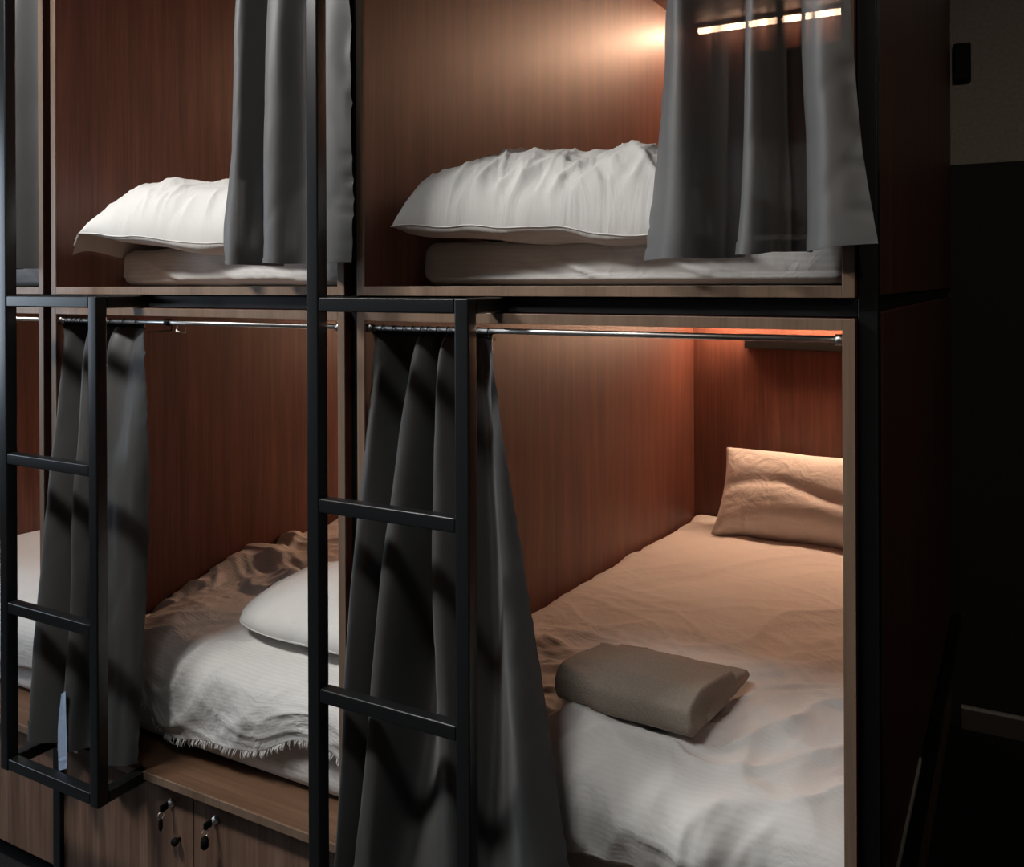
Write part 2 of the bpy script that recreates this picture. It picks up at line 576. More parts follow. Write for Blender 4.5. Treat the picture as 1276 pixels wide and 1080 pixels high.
def cabinet(col, detail):
    xr = XR[col]
    xl = xr - PW
    xm = (xl + xr) / 2
    t = thing('storage_cabinet', (xm, YF + 0.3, 0), f'walnut storage cabinet with two doors under the {COLN[col]} lower pod', 'cabinet', 'cabinets under the pods')
    yd = YF + 0.030
    box('body', xl + 0.002, xr - 0.002, yd + 0.053, YB - 0.02, -CZ + 0.06, -1.238, M['cab'], t)
    box('plinth', xl + 0.01, xr - 0.01, yd + 0.06, yd + 0.08, -CZ, -CZ + 0.06, M['black'], t)
    for sgn in (-1, 1):
        xa, xb = (xl + 0.001, xm - 0.0015) if sgn < 0 else (xm + 0.0015, xr - 0.001)
        d = box('door', xa, xb, yd, yd + 0.018, -CZ + 0.07, -1.2175, M['cab'], t, 0.001)
        lx = xm + sgn * 0.074
        tube('lock', [(lx, yd + 0.001, -1.257), (lx, yd - 0.003, -1.257), (lx, yd - 0.004, -1.257), (lx, yd - 0.009, -1.257)], [0.0100, 0.0100, 0.0078, 0.0072], M['chrome'], d, 16)
        if sgn < 0:
            kx = xm - 0.048
            tube('knob', [(kx, yd, -1.338), (kx, yd - 0.008, -1.338), (kx, yd - 0.010, -1.338), (kx, yd - 0.018, -1.338), (kx, yd - 0.021, -1.338)], [0.0045, 0.0045, 0.0085, 0.0095, 0.007], M['black'], d, 14)
    if not detail:
        return
    # keys left in the two locks
    for sgn, fr_, ln, lab in ((-1, 0.0050, 0.030, 'key with a slim black fob hanging in the left cabinet lock'),
                              (1, 0.0095, 0.030, 'key with a round black fob hanging in the right cabinet lock')):
        lx = xm + sgn * 0.074
        k = thing('key', (lx, yd - 0.01, -1.257 + CZ), lab, 'key', 'keys in the cabinet locks')
        tube('shaft', [(lx, yd - 0.0095, -1.257), (lx, yd - 0.014, -1.257)], 0.0025, M['chrome'], k, 8)
        bm = bmesh.new()
        box_bm(bm, lx - 0.0035, lx + 0.0035, yd - 0.036, yd - 0.013, -1.266 + CZ, -1.248 + CZ, 0.003)
        me = bpy.data.meshes.new('bow')
        bm.to_mesh(me)
        bm.free()
        mesh_obj('bow', me, M['black'], k)
        yk, zk = yd - 0.034, -1.272
        ring = [(lx + 0.0005, yk + 0.009 * math.cos(a), zk + 0.009 * math.sin(a)) for a in np.linspace(0, 2 * math.pi, 15)]
        tube('ring', ring, 0.0012, M['chrome'], k, 6)
        z0 = zk - 0.007
        tube('fob', [(lx, yk, z0), (lx, yk, z0 - 0.004), (lx, yk, z0 - ln * 0.35), (lx, yk, z0 - ln * 0.8), (lx, yk, z0 - ln)],
             [fr_ * 0.35, fr_ * 0.8, fr_, fr_, fr_ * 0.4], M['black'], k, 12)


for c in range(3):
    cabinet(c, c == 1)

# ------------------------------------------------------------------ curtain rods
for c in range(3):
    for tier in ('lower', 'upper'):
        z1 = (LOW if tier == 'lower' else UPP)[1]
        xa, xb = XR[c] - PW + TH, XR[c] - TH
        zr = z1 - TH - 0.015
        t = thing('curtain_rod', ((xa + xb) / 2, YF + 0.014, zr + CZ), f'thin chrome curtain rod across the {tier} {COLN[c]} pod opening', 'curtain rod', 'chrome curtain rods')
        tube('rod', [(xa + 0.001, YF + 0.014, zr), (xb - 0.001, YF + 0.014, zr)], 0.0055, M['chrome'], t, 14)
        tube('socket', [(xa, YF + 0.014, zr), (xa + 0.012, YF + 0.014, zr)], 0.009, M['alu'], t, 14)
        tube('socket', [(xb - 0.012, YF + 0.014, zr), (xb, YF + 0.014, zr)], 0.009, M['alu'], t, 14)

# ------------------------------------------------------------------ curtains


def catmull(A, n):
    """A (k, d) control points -> smooth curve with n points, centripetal-ish parametrisation by index"""
    k = len(A)
    t = np.linspace(0, k - 1, n)
    i = np.clip(t.astype(int), 0, k - 2)
    f = (t - i)[:, None]
    p0, p1, p2, p3 = A[np.clip(i - 1, 0, k - 1)], A[i], A[i + 1], A[np.clip(i + 2, 0, k - 1)]
    return 0.5 * ((2 * p1) + (-p0 + p2) * f + (2 * p0 - 5 * p1 + 4 * p2 - p3) * f ** 2 + (-p0 + 3 * p1 - 3 * p2 + p3) * f ** 3)


def curtain(label, rows, mat, seed, wr=0.004, header=True, group='charcoal pod curtains', nv=90, per=9, deep=1.7):
    """rows: list of (z values or z, [(x, y), ...]) from top to bottom, the same number of points in each"""
    npts = len(rows[0][1])
    nu = (npts - 1) * per + 1
    R = []
    for z, pts in rows:
        A = np.array([(x, y if y < 1.497 else 1.497 + (y - 1.497) * (deep if 0 < i < npts - 1 else 0.6), (z[0] + (z[1] - z[0]) * i / (npts - 1)) if isinstance(z, tuple) else z) for i, (x, y) in enumerate(pts)], float)
        R.append(catmull(A, nu))
    R = np.array(R)                                   # (rows, nu, 3)
    V = np.stack([catmull(R[:, j, :], nv) for j in range(nu)], 0)   # (nu, nv, 3)
    zz = V[..., 2]
    top = zz.max(axis=1, keepdims=True)
    dn = sst(0.02, 0.25, top - zz)
    u = np.linspace(0, 1, nu)[:, None] * np.ones((1, nv))
    off = fbm(P3(u * 9 + seed, zz * 3.0, seed), 3) * wr * (0.5 + dn)
    off += (ridge(P3(u * 5 + zz * 2.2, zz * 7.0 - u * 6, seed * 1.7), 1) - 0.3) * wr * 0.5
    # puckered seams along both side edges
    off += (ridge(P3(zz * 26 + u * 3, u * 2, seed + 2.2), 1) - 0.4) * 0.007 * np.maximum(sst(0.93, 1.0, u), 1 - sst(0.0, 0.05, u))
    V[..., 1] += off
    V[..., 0] += fbm(P3(u * 3 + 5, zz * 4, seed + 3.1), 2) * wr * 0.6 * dn
    V[..., 2] += (fbm(P3(u * 6 + 2, zz * 0, seed + 8.0), 2) * 0.006) * sst(0.5, 1.0, np.linspace(0, 1, nv))[None, :]
    V[..., 2] += CZ
    UV = np.stack([u * 0.8, np.linspace(0, 1.2, nv)[None, :] * np.ones((nu, 1))], -1)
    c0 = V[:, 0].mean(0)
    t = thing('curtain', (c0[0], c0[1], V[..., 2].min()), label, 'curtain', group)
    o = mesh_obj('cloth', grid_mesh('cloth', V, UV), mat, t, smooth=True)
    # doubled hem at the bottom and on both sides
    n = normals(V)
    hem = V[:, -5:] - 0.0016 * np.sign(n[:, -5:, 1:2]) * n[:, -5:]
    h = mesh_obj('hem', grid_mesh('hem', hem, UV[:, -5:]), mat, t, smooth=True)
    if header:
        k = 7
        b = V[:, :k] - 0.0018 * np.sign(n[:, :k, 1:2]) * n[:, :k]
        mesh_obj('header_tape', grid_mesh('header_tape', b, UV[:, :k]), M['tape'], t, smooth=True)
        for j in range(per // 2, nu, per):
            p = V[j, 0]
            a = np.linspace(-0.4, 1.6 * math.pi, 12)
            zr = rows[0][0] if not isinstance(rows[0][0], tuple) else rows[0][0][0]
            bm = bmesh.new()
            tube_bm(bm, [(p[0], YF + 0.014 + 0.0085 * math.cos(q), p[2] + 0.004 + 0.0085 * math.sin(q)) for q in a] + [tuple(p - np.array([0, 0, 0.012]))], 0.0013, 6)
            me = bpy.data.meshes.new('hook')
            bm.to_mesh(me)
            bm.free()
            mesh_obj('hook', me, M['black'], t, smooth=True)
    return t


# upper right-hand pod
curtain('charcoal curtain drawn to the right end of the upper right-hand pod, lamp glow showing through', [
    (1.020, [(-.520, 1.53), (-.497, 1.52), (-.474, 1.53), (-.452, 1.54), (-.430, 1.53), (-.410, 1.52), (-.385, 1.52), (-.365, 1.53), (-.350, 1.54), (-.325, 1.53), (-.300, 1.52), (-.280, 1.52), (-.258, 1.53)]),
    (0.900, [(-.522, 1.525), (-.498, 1.495), (-.474, 1.51), (-.455, 1.545), (-.430, 1.545), (-.408, 1.52), (-.388, 1.49), (-.365, 1.505), (-.352, 1.545), (-.318, 1.54), (-.300, 1.51), (-.272, 1.485), (-.250, 1.492)]),
    (0.450, [(-.533, 1.505), (-.506, 1.462), (-.482, 1.475), (-.470, 1.525), (-.420, 1.530), (-.398, 1.505), (-.386, 1.460), (-.365, 1.470), (-.355, 1.530), (-.318, 1.530), (-.304, 1.490), (-.268, 1.455), (-.229, 1.470)]),
    (0.220, [(-.550, 1.500), (-.512, 1.450), (-.478, 1.462), (-.466, 1.522), (-.416, 1.532), (-.398, 1.500), (-.384, 1.448), (-.360, 1.462), (-.350, 1.528), (-.312, 1.528), (-.296, 1.480), (-.258, 1.440), (-.212, 1.455)]),
    ((0.036, 0.052), [(-.572, 1.495), (-.520, 1.442), (-.474, 1.455), (-.462, 1.518), (-.420, 1.530), (-.410, 1.490), (-.388, 1.432), (-.357, 1.455), (-.350, 1.526), (-.303, 1.522), (-.292, 1.465), (-.252, 1.425), (-.187, 1.440)]),
], M['curtain'], 1.3, deep=2.5)
# upper middle pod
curtain('charcoal curtain bunched at the right side of the upper middle pod, behind a ladder rail', [
    (1.020, [(-1.530, 1.53), (-1.505, 1.52), (-1.485, 1.53), (-1.465, 1.54), (-1.445, 1.53), (-1.420, 1.52), (-1.390, 1.52), (-1.360, 1.54), (-1.320, 1.53), (-1.290, 1.52), (-1.272, 1.53)]),
    (0.880, [(-1.538, 1.525), (-1.512, 1.495), (-1.490, 1.51), (-1.475, 1.545), (-1.445, 1.54), (-1.425, 1.50), (-1.385, 1.49), (-1.350, 1.53), (-1.310, 1.53), (-1.280, 1.49), (-1.262, 1.492)]),
    (0.600, [(-1.542, 1.505), (-1.515, 1.465), (-1.490, 1.475), (-1.476, 1.530), (-1.442, 1.525), (-1.424, 1.468), (-1.380, 1.455), (-1.345, 1.50), (-1.300, 1.50), (-1.255, 1.460), (-1.200, 1.470)]),
    (0.300, [(-1.550, 1.500), (-1.518, 1.452), (-1.490, 1.462), (-1.474, 1.526), (-1.440, 1.520), (-1.418, 1.455), (-1.375, 1.440), (-1.338, 1.49), (-1.295, 1.49), (-1.245, 1.448), (-1.190, 1.465)]),
    (0.120, [(-1.582, 1.500), (-1.535, 1.448), (-1.494, 1.455), (-1.476, 1.522), (-1.440, 1.515), (-1.414, 1.448), (-1.370, 1.432), (-1.334, 1.48), (-1.295, 1.48), (-1.245, 1.440), (-1.182, 1.460)]),
    ((0.042, 0.042), [(-1.565, 1.495), (-1.530, 1.445), (-1.496, 1.452), (-1.478, 1.520), (-1.438, 1.512), (-1.412, 1.445), (-1.370, 1.430), (-1.333, 1.475), (-1.295, 1.475), (-1.245, 1.436), (-1.186, 1.455)]),
], M['curtain'], 4.1, deep=2.2)
# upper leftmost pod
curtain('charcoal curtain hanging at the right end of the upper leftmost pod, at the picture edge', [
    (1.020, [(-2.62, 1.53), (-2.57, 1.52), (-2.52, 1.54), (-2.46, 1.52), (-2.41, 1.54), (-2.36, 1.52), (-2.33, 1.535), (-2.29, 1.53)]),
    (0.700, [(-2.63, 1.50), (-2.58, 1.46), (-2.52, 1.53), (-2.45, 1.46), (-2.40, 1.53), (-2.345, 1.47), (-2.315, 1.52), (-2.275, 1.51)]),
    (0.300, [(-2.64, 1.50), (-2.59, 1.45), (-2.53, 1.53), (-2.45, 1.45), (-2.40, 1.53), (-2.340, 1.46), (-2.310, 1.52), (-2.270, 1.51)]),
    (0.045, [(-2.65, 1.50), (-2.60, 1.44), (-2.53, 1.52), (-2.45, 1.44), (-2.40, 1.52), (-2.338, 1.45), (-2.308, 1.52), (-2.268, 1.51)]),
], M['curtain'], 6.6)
# lower right-hand pod
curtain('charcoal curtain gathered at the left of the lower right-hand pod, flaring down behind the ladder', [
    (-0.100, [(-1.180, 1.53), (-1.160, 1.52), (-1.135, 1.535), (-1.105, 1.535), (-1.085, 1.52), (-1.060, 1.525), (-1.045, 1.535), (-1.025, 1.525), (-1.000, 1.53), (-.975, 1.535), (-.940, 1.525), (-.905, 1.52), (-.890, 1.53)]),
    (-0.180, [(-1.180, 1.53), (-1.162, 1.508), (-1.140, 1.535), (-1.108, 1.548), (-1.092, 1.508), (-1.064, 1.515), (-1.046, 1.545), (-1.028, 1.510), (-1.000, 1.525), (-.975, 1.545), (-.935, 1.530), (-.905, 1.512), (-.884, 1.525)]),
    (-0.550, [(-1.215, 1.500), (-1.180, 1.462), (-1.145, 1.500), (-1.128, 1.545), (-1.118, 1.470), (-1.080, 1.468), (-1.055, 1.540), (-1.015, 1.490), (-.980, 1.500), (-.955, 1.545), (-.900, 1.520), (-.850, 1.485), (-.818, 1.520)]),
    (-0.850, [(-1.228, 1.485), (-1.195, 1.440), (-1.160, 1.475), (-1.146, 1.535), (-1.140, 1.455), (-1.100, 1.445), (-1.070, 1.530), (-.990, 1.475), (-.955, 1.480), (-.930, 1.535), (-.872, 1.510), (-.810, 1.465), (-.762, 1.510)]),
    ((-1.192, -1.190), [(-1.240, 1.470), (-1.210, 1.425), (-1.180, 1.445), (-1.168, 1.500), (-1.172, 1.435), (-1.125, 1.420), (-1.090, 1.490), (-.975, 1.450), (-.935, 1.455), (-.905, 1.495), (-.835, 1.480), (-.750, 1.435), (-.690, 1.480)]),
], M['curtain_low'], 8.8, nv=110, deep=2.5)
# lower middle pod
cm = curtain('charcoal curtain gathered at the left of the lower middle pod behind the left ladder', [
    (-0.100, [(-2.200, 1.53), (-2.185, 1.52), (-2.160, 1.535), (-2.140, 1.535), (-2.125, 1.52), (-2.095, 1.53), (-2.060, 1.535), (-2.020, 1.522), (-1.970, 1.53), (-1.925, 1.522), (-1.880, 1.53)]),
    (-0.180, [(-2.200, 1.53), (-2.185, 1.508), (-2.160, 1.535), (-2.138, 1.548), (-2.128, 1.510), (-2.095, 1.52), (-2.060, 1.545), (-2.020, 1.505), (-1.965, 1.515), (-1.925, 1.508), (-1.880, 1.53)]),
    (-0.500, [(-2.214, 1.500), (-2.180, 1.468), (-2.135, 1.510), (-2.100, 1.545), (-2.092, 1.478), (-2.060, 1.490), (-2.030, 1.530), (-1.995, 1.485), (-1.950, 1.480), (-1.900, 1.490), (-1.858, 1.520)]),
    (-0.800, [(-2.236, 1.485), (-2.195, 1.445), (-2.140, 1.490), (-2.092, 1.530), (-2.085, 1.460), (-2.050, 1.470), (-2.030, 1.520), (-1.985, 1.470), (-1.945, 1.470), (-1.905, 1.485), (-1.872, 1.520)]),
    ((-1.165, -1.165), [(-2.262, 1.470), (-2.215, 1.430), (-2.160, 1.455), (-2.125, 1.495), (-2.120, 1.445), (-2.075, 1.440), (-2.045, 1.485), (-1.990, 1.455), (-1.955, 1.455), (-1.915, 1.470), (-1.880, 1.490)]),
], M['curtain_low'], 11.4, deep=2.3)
# pale blue strip of lining hanging below the hem of that curtain
zz = np.linspace(-1.02, -1.212, 14)
Vb = np.array([[(-2.096 + (0.020 - 0.06 * (z + 1.02)) * u + 0.05 * (z + 1.02) + 0.002 * math.sin(z * 30), 1.436 + 0.003 * math.sin(u * 3 + z * 18), z + 0.012 * u + CZ) for z in zz] for u in np.linspace(0, 1, 6)])
mesh_obj('lining_strip', grid_mesh('lining_strip', Vb, np.stack(np.meshgrid(np.linspace(0, .05, 6), np.linspace(0, .2, 14), indexing='ij'), -1)), M['blue'], cm, smooth=True)['label'] = 'pale blue strip hanging from the curtain hem'

# clip on the middle rod
zr = LOW[1] - TH - 0.015
t = thing('rod_clip', (-1.76, YF + 0.014, zr - 0.02 + CZ), 'small black wire clip on the rod of the lower middle pod', 'clip')
tube('sleeve', [(-1.800, YF + 0.014, zr), (-1.785, YF + 0.014, zr)], 0.0085, M['black'], t, 12)
tube('wire', [(-1.880, YF + 0.028, zr - 0.026), (-1.83, YF + 0.026, zr - 0.022), (-1.795, YF + 0.025, zr - 0.020), (-1.793, YF + 0.025, zr - 0.004)], 0.0016, M['black'], t, 6)
tube('hook', [(-1.775, YF + 0.025, zr), (-1.775, YF + 0.023, zr - 0.022), (-1.745, YF + 0.023, zr - 0.024), (-1.743, YF + 0.023, zr - 0.010)], 0.0024, M['alu'], t, 8)

# ------------------------------------------------------------------ bedding builders


def rounded_box(name, x0, x1, y0, y1, z0, z1, r, step, disp, mat, label, cat, group=None, uvs=1.0):
    """closed soft box; disp(P, Nrm) -> displacement along the normal"""
    dims = np.array([x1 - x0, y1 - y0, z1 - z0]) / 2
    cen = np.array([(x0 + x1) / 2, (y0 + y1) / 2, (z0 + z1) / 2 + CZ])
    n = [max(4, int(d * 2 / s)) for d, s in zip(dims, step)]
    bm_v, bm_f, cnt, uvl = [], [], 0, []
    for ax in range(3):
        a, b = (ax + 1) % 3, (ax + 2) % 3
        for sg in (-1, 1):
            ua = np.linspace(-1, 1, n[a] + 1)
            ub = np.linspace(-1, 1, n[b] + 1)
            A, B = np.meshgrid(ua, ub, indexing='ij')
            P = np.empty(A.shape + (3,))
            P[..., a], P[..., b], P[..., ax] = A * dims[a], B * dims[b], sg * dims[ax]
            idx = np.arange(A.size).reshape(A.shape) + cnt
            q = np.stack([idx[:-1, :-1], idx[1:, :-1], idx[1:, 1:], idx[:-1, 1:]], -1).reshape(-1, 4)
            if sg < 0:
                q = q[:, ::-1]
            bm_v.append(P.reshape(-1, 3))
            bm_f.append(q)
            cnt += A.size
    P = np.concatenate(bm_v)
    Fq = np.concatenate(bm_f)
    inner = np.clip(P, -(dims - r), dims - r)
    d = P - inner
    nr = d / (np.linalg.norm(d, axis=1, keepdims=True) + 1e-9)
    Q = inner + nr * r + cen
    Q = Q + nr * disp(Q, nr)[:, None]
    me = bpy.data.meshes.new(name)
    me.from_pydata(Q.tolist(), [], Fq.tolist())
    bm = bmesh.new()
    bm.from_mesh(me)
    bmesh.ops.remove_doubles(bm, verts=bm.verts, dist=1e-5)
    uv = bm.loops.layers.uv.new('UVMap')
    for f in bm.faces:
        for l in f.loops:
            c = l.vert.co
            l[uv].uv = ((c.x) * uvs, (c.y + c.z) * uvs)
    bm.to_mesh(me)
    bm.free()
    o = mesh_obj(name, me, mat, None, (cen[0], cen[1], z0 + CZ), True)
    return tag(o, label, cat, group)


def drape(name, xa, xb, prof, mat, edge, label, cat, disp, seed, nx=110, ny=190, group=None, hem=None, thick=0.012, uvk=1.0):
    """cloth laid over a bed: prof = (y, z) path from the front hem over the top to the rear; edge = side rounding (width, drop)"""
    prof = np.array(prof, float)
    C = catmull(prof, 400)
    sl = np.concatenate([[0], np.cumsum(np.linalg.norm(np.diff(C, axis=0), axis=1))])
    sv = np.linspace(0, sl[-1], ny)
    yy = np.interp(sv, sl, C[:, 0])
    zz = np.interp(sv, sl, C[:, 1])
    u = np.linspace(0, 1, nx)
    X = xa + (xb - xa) * u[:, None] * np.ones((1, ny))
    Y = np.ones((nx, 1)) * yy[None, :]
    Z = np.ones((nx, 1)) * zz[None, :]
    if hem is not None:
        Y, Z = hem(X, Y, Z, sv[None, :] * np.ones((nx, 1)))
    ew, ed = edge
    dl = np.clip((xa + ew - X) / ew, 0, 1)
    dr = np.clip((X - (xb - ew)) / ew, 0, 1)
    Z = Z - ed * (1 - np.sqrt(1 - np.minimum(0.999, dl) ** 2)) - ed * (1 - np.sqrt(1 - np.minimum(0.999, dr) ** 2))
    V = np.stack([X, Y, Z + CZ], -1)
    n = normals(V)
    n *= np.sign(n[..., 2:3] + 1e-6) if False else 1
    D = disp(X, Y, Z, sv[None, :] * np.ones((nx, 1)))
    if n[nx // 2, ny // 2, 2] < 0:
        n = -n
    V = V + n * D[..., None]
    V[..., 0] = np.clip(V[..., 0], xa - 0.001, xb + 0.001)
    UV = np.stack([X * uvk, sv[None, :] * np.ones((nx, 1)) * uvk], -1)
    me = grid_mesh(name, V, UV)
    o = mesh_obj(name, me, mat, None, ((xa + xb) / 2, (prof[0][0] + prof[-1][0]) / 2, prof[:, 1].min() + CZ), True)
    md = o.modifiers.new('thickness', 'SOLIDIFY')
    md.thickness = thick
    md.offset = 0 if n is None else -1
    return tag(o, label, cat, group), V


def pillow(label, loc, rot, a, b, T, seed, mat, wr=1.0, bend=None, group='white pillows', nu=90, nv=70, droop=0.0, flap=True, flat=0.35, pw=3.2, round_=0.0, crease=1.0, dent=0.0):
    """loc rel. z; a, b half sizes, T half thickness"""
    u = np.linspace(-1, 1, nu)
    v = np.linspace(-1, 1, nv)
    U, W = np.meshgrid(u, v, indexing='ij')
    ex = 1 - np.abs(U) ** pw
    ey = 1 - np.abs(W) ** pw
    th = T * (np.clip(ex, 0, 1) ** 0.5) * (np.clip(ey, 0, 1) ** 0.5)
    x = a * U * (1 - (0.055 * (1 - W ** 2) if not round_ else round_ * W ** 4))
    y = b * W * (1 - (0.07 * (1 - U ** 2) if not round_ else round_ * U ** 4))
    edge = np.maximum(np.abs(U), np.abs(W))
    rad = sst(0.35, 0.95, edge)
    ang = np.arctan2(W * b, U * a)
    w1 = (ridge(P3(ang * 3.2, edge * 1.6, seed), 2) - 0.45) * rad
    w2 = fbm(P3(U * 2.2, W * 2.0, seed + 4), 3)
    w3 = ridge(P3(U * 2.3 + W * 1.1, W * 3.0 - U * 1.4, seed + 9), 2) - 0.4
    fade = np.clip((1 - edge) * 12, 0, 1)
    cr = folds(U * a, W * b, 75, 14.0, seed + 60, 0.8, 0.3) + 0.7 * folds(U * a, W * b, 115, 18.0, seed + 70, 0.8, 0.3) + 0.6 * folds(U * a, W * b, 30, 13.0, seed + 80, 0.8, 0.3)
    d = wr * (0.018 * w1 + 0.016 * w2 + 0.006 * w3 + 0.0085 * crease * cr) * fade
    top = th + d - dent * np.exp(-((W + 0.05 + 0.15 * U + 0.12 * np.sin(U * 4)) / 0.16) ** 2) * fade
    d2 = wr * (0.010 * fbm(P3(U * 2.2, W * 2.0, seed + 14), 2)) * fade
    bot = -th * (1 - flat) + d2
    wav = 0.010 * wr * fbm(P3(U * 2.5, W * 2.5, seed + 20), 2) * sst(0.6, 1, edge)

    def tr(z):
        Q = np.stack([x, y, z + wav], -1)
        if droop:
            Q[..., 2] -= droop * np.clip(-W - 0.1, 0, 2) ** 2
        if bend:
            Q = bend(Q, U, W)
        return Q
    Mx = np.array(Matrix.Translation((loc[0], loc[1], loc[2] + CZ)) @ rot.to_4x4())

    def world_(Q):
        return Q @ Mx[:3, :3].T + Mx[:3, 3]
    Vt, Vb = world_(tr(top)), world_(tr(bot))
    UVt = np.stack([x, y], -1)
    t = thing('pillow', (loc[0], loc[1], min(Vt[..., 2].min(), Vb[..., 2].min())), label, 'pillow', group)
    # cover: both shells in one mesh
    idx = np.arange(nu * nv).reshape(nu, nv)
    q = np.stack([idx[:-1, :-1], idx[1:, :-1], idx[1:, 1:], idx[:-1, 1:]], -1).reshape(-1, 4)
    me = bpy.data.meshes.new('cover')
    me.from_pydata(np.concatenate([Vt.reshape(-1, 3), Vb.reshape(-1, 3)]).tolist(), [], np.concatenate([q, q[:, ::-1] + nu * nv]).tolist())
    uvl = me.uv_layers.new(name='UVMap')
    li = np.empty(len(me.loops), int)
    me.loops.foreach_get('vertex_index', li)
    uvl.data.foreach_set('uv', np.concatenate([UVt.reshape(-1, 2)] * 2)[li].ravel())
    bm = bmesh.new()
    bm.from_mesh(me)
    bmesh.ops.remove_doubles(bm, verts=bm.verts, dist=2e-4)
    bm.to_mesh(me)
    bm.free()
    mesh_obj('cover', me, mat, t, smooth=True)
    # sewn seam round the edge
    ring = np.concatenate([Vt[:, 0], Vt[-1, 1:], Vt[::-1, -1][1:], Vt[0, ::-1][1:]])[::2]
    bm = bmesh.new()
    tube_bm(bm, [tuple(p) for p in ring] + [tuple(ring[0])], 0.0014, 5, False)
    me = bpy.data.meshes.new('seam')
    bm.to_mesh(me)
    bm.free()
    mesh_obj('seam', me, mat, t, smooth=True)
    if flap:
        # open end of the pillow case, a loose flat hem beyond the filling on the left side
        fu = np.linspace(0, 1, 10)
        FV = []
        for s_ in (0.002, -0.006):
            row = []
            for q_ in fu:
                xx = -a * (1 - 0.055 * (1 - v ** 2)) - q_ * 0.022
                yy = b * v * (1 - 0.02 * q_)
                z_ = wav[0] + s_ * (1 + 2 * q_) + 0.012 * q_ * np.sin(v * 5 + seed) - 0.05 * q_ ** 1.5
                Q = np.stack([xx, yy, z_], -1)
                if droop:
                    Q[..., 2] -= droop * np.clip(-v - 0.1, 0, 2) ** 2
                if bend:
                    Q = bend(Q, -np.ones_like(v), v)
                row.append(world_(Q))
            FV.append(np.array(row))
        both = np.concatenate([FV[0][::-1], FV[1]], 0)
        mesh_obj('case_flap', grid_mesh('case_flap', both, np.stack(np.meshgrid(np.linspace(0, .1, both.shape[0]), v * b, indexing='ij'), -1)), mat, t, smooth=True)
    return t


def E3(rx=0, ry=0, rz=0):
    return Matrix.Rotation(math.radians(rz), 3, 'Z') @ Matrix.Rotation(math.radians(ry), 3, 'Y') @ Matrix.Rotation(math.radians(rx), 3, 'X')


# ------------------------------------------------------------------ beds
LZ = LOW[0] + TH        # inner floor of the lower pods  (-1.186)
UZ = UPP[0] + TH        # inner floor of the upper pods  (-0.0074)


def mat_disp(seed, amp=0.008, low=None):
    def f(P, n):
        x, y, z = P[:, 0], P[:, 1], P[:, 2]
        d = amp * fbm(np.stack([x * 3, y * 3, z * 5], -1) + seed, 3)
        # sheet gathered along the lower edge of the front face
        fz = z - P[:, 2].min()
        g = ridge(np.stack([x * 9 + fz * 18, fz * 6, y * 0 + seed], -1), 2) - 0.35
        d = d + 1.3 * amp * g * (1 - sst(0.01, 0.09, fz)) * (n[:, 1] < -0.2)
        return np.where(n[:, 2] < -0.5, 0.0, d)
    return f


for c in range(3):
    xa, xb = XR[c] - PW + TH + 0.008, XR[c] - TH - 0.008
    rounded_box('mattress', xa, xb, 1.612, YB - TH - 0.012, LZ + 0.001, -1.0, 0.045, (0.02, 0.025, 0.014), mat_disp(2.0 + c, 0.005), M['stripe_x'],
                f'white mattress in a striped sheet in the lower {COLN[c]} pod', 'mattress', 'pod mattresses')
    rounded_box('mattress', xa + 0.004, xb - 0.004, 1.680, YB - TH - 0.012, UZ + 0.001, 0.092, 0.034, (0.010, 0.025, 0.006), mat_disp(9.0 + c * 3.3, 0.012), M['stripe_x'],
                f'white mattress in a striped sheet in the upper {COLN[c]} pod', 'mattress', 'pod mattresses')

# --- lower right-hand pod: duvet smoothed over the bed
xa, xb = XR[0] - PW + TH + 0.003, XR[0] - TH - 0.003


def d1(X, Y, Z, s):
    f = 1 - sst(1.75, 2.35, Y)
    g = 1 - sst(2.4, 3.2, Y)
    d = 0.012 * fbm(P3(X * 2.5, Y * 2.2, 3.0), 3)
    d += 0.0130 * folds(X, Y, 58, 7.0, 1.5, 0.3, 0.15)                      # long pulls towards the head end
    d += 0.0040 * folds(X, Y, 28, 11.0, 4.5) * (0.3 + 0.7 * g)
    d += 0.0045 * folds(X, Y, -28, 10.0, 8.5) * (0.2 + 0.8 * g)
    d += 0.042 * folds(X, Y, 38, 4.6, 5.5, 0.9, 0.4) * f
    d += 0.030 * folds(X, Y, 80, 5.6, 15.5, 0.9, 0.4) * f
    d += 0.016 * fbm(P3(X * 4.2 + 2, Y * 4.6, 7.7), 2) * f
    d += 0.014 * folds(X, s, 55, 10.0, 61.5, 0.8, 0.3) * f
    d += 0.011 * folds(X, s, 15, 12.0, 63.5, 0.8, 0.35) * f
    d += 0.010 * folds(X, s, 110, 11.0, 65.5, 0.8, 0.35) * f
    return d


def hem1(X, Y, Z, s):
    lo = 1 - sst(0.0, 0.16, s)
    Z = Z + lo * (0.020 * np.sin((X + 0.3) * 6.0) + 0.012 * np.sin(X * 17))
    return Y, Z


drape('duvet', xa, xb, [(1.592, -1.085), (1.582, -1.03), (1.585, -0.985), (1.62, -0.945), (1.70, -0.925), (1.85, -0.915), (2.2, -0.905), (2.7, -0.915), (3.2, -0.935), (3.5, -0.950), (YB - TH - 0.016, -0.955)],
      M['duvet'], (0.05, 0.035), 'white duvet spread over the lower right-hand bed, rumpled near the front hem', 'duvet', d1, 3.0, 150, 300, 'white duvets', hem1)

pillow('plump white pillow propped against the end wall of the lower right-hand pod', (-0.655, 3.435, -0.800), E3(56, 0, -1.5), 0.365, 0.180, 0.105, 5.3, M['white'], 0.32, flap=False, flat=0.2, crease=0.15, dent=0.012)

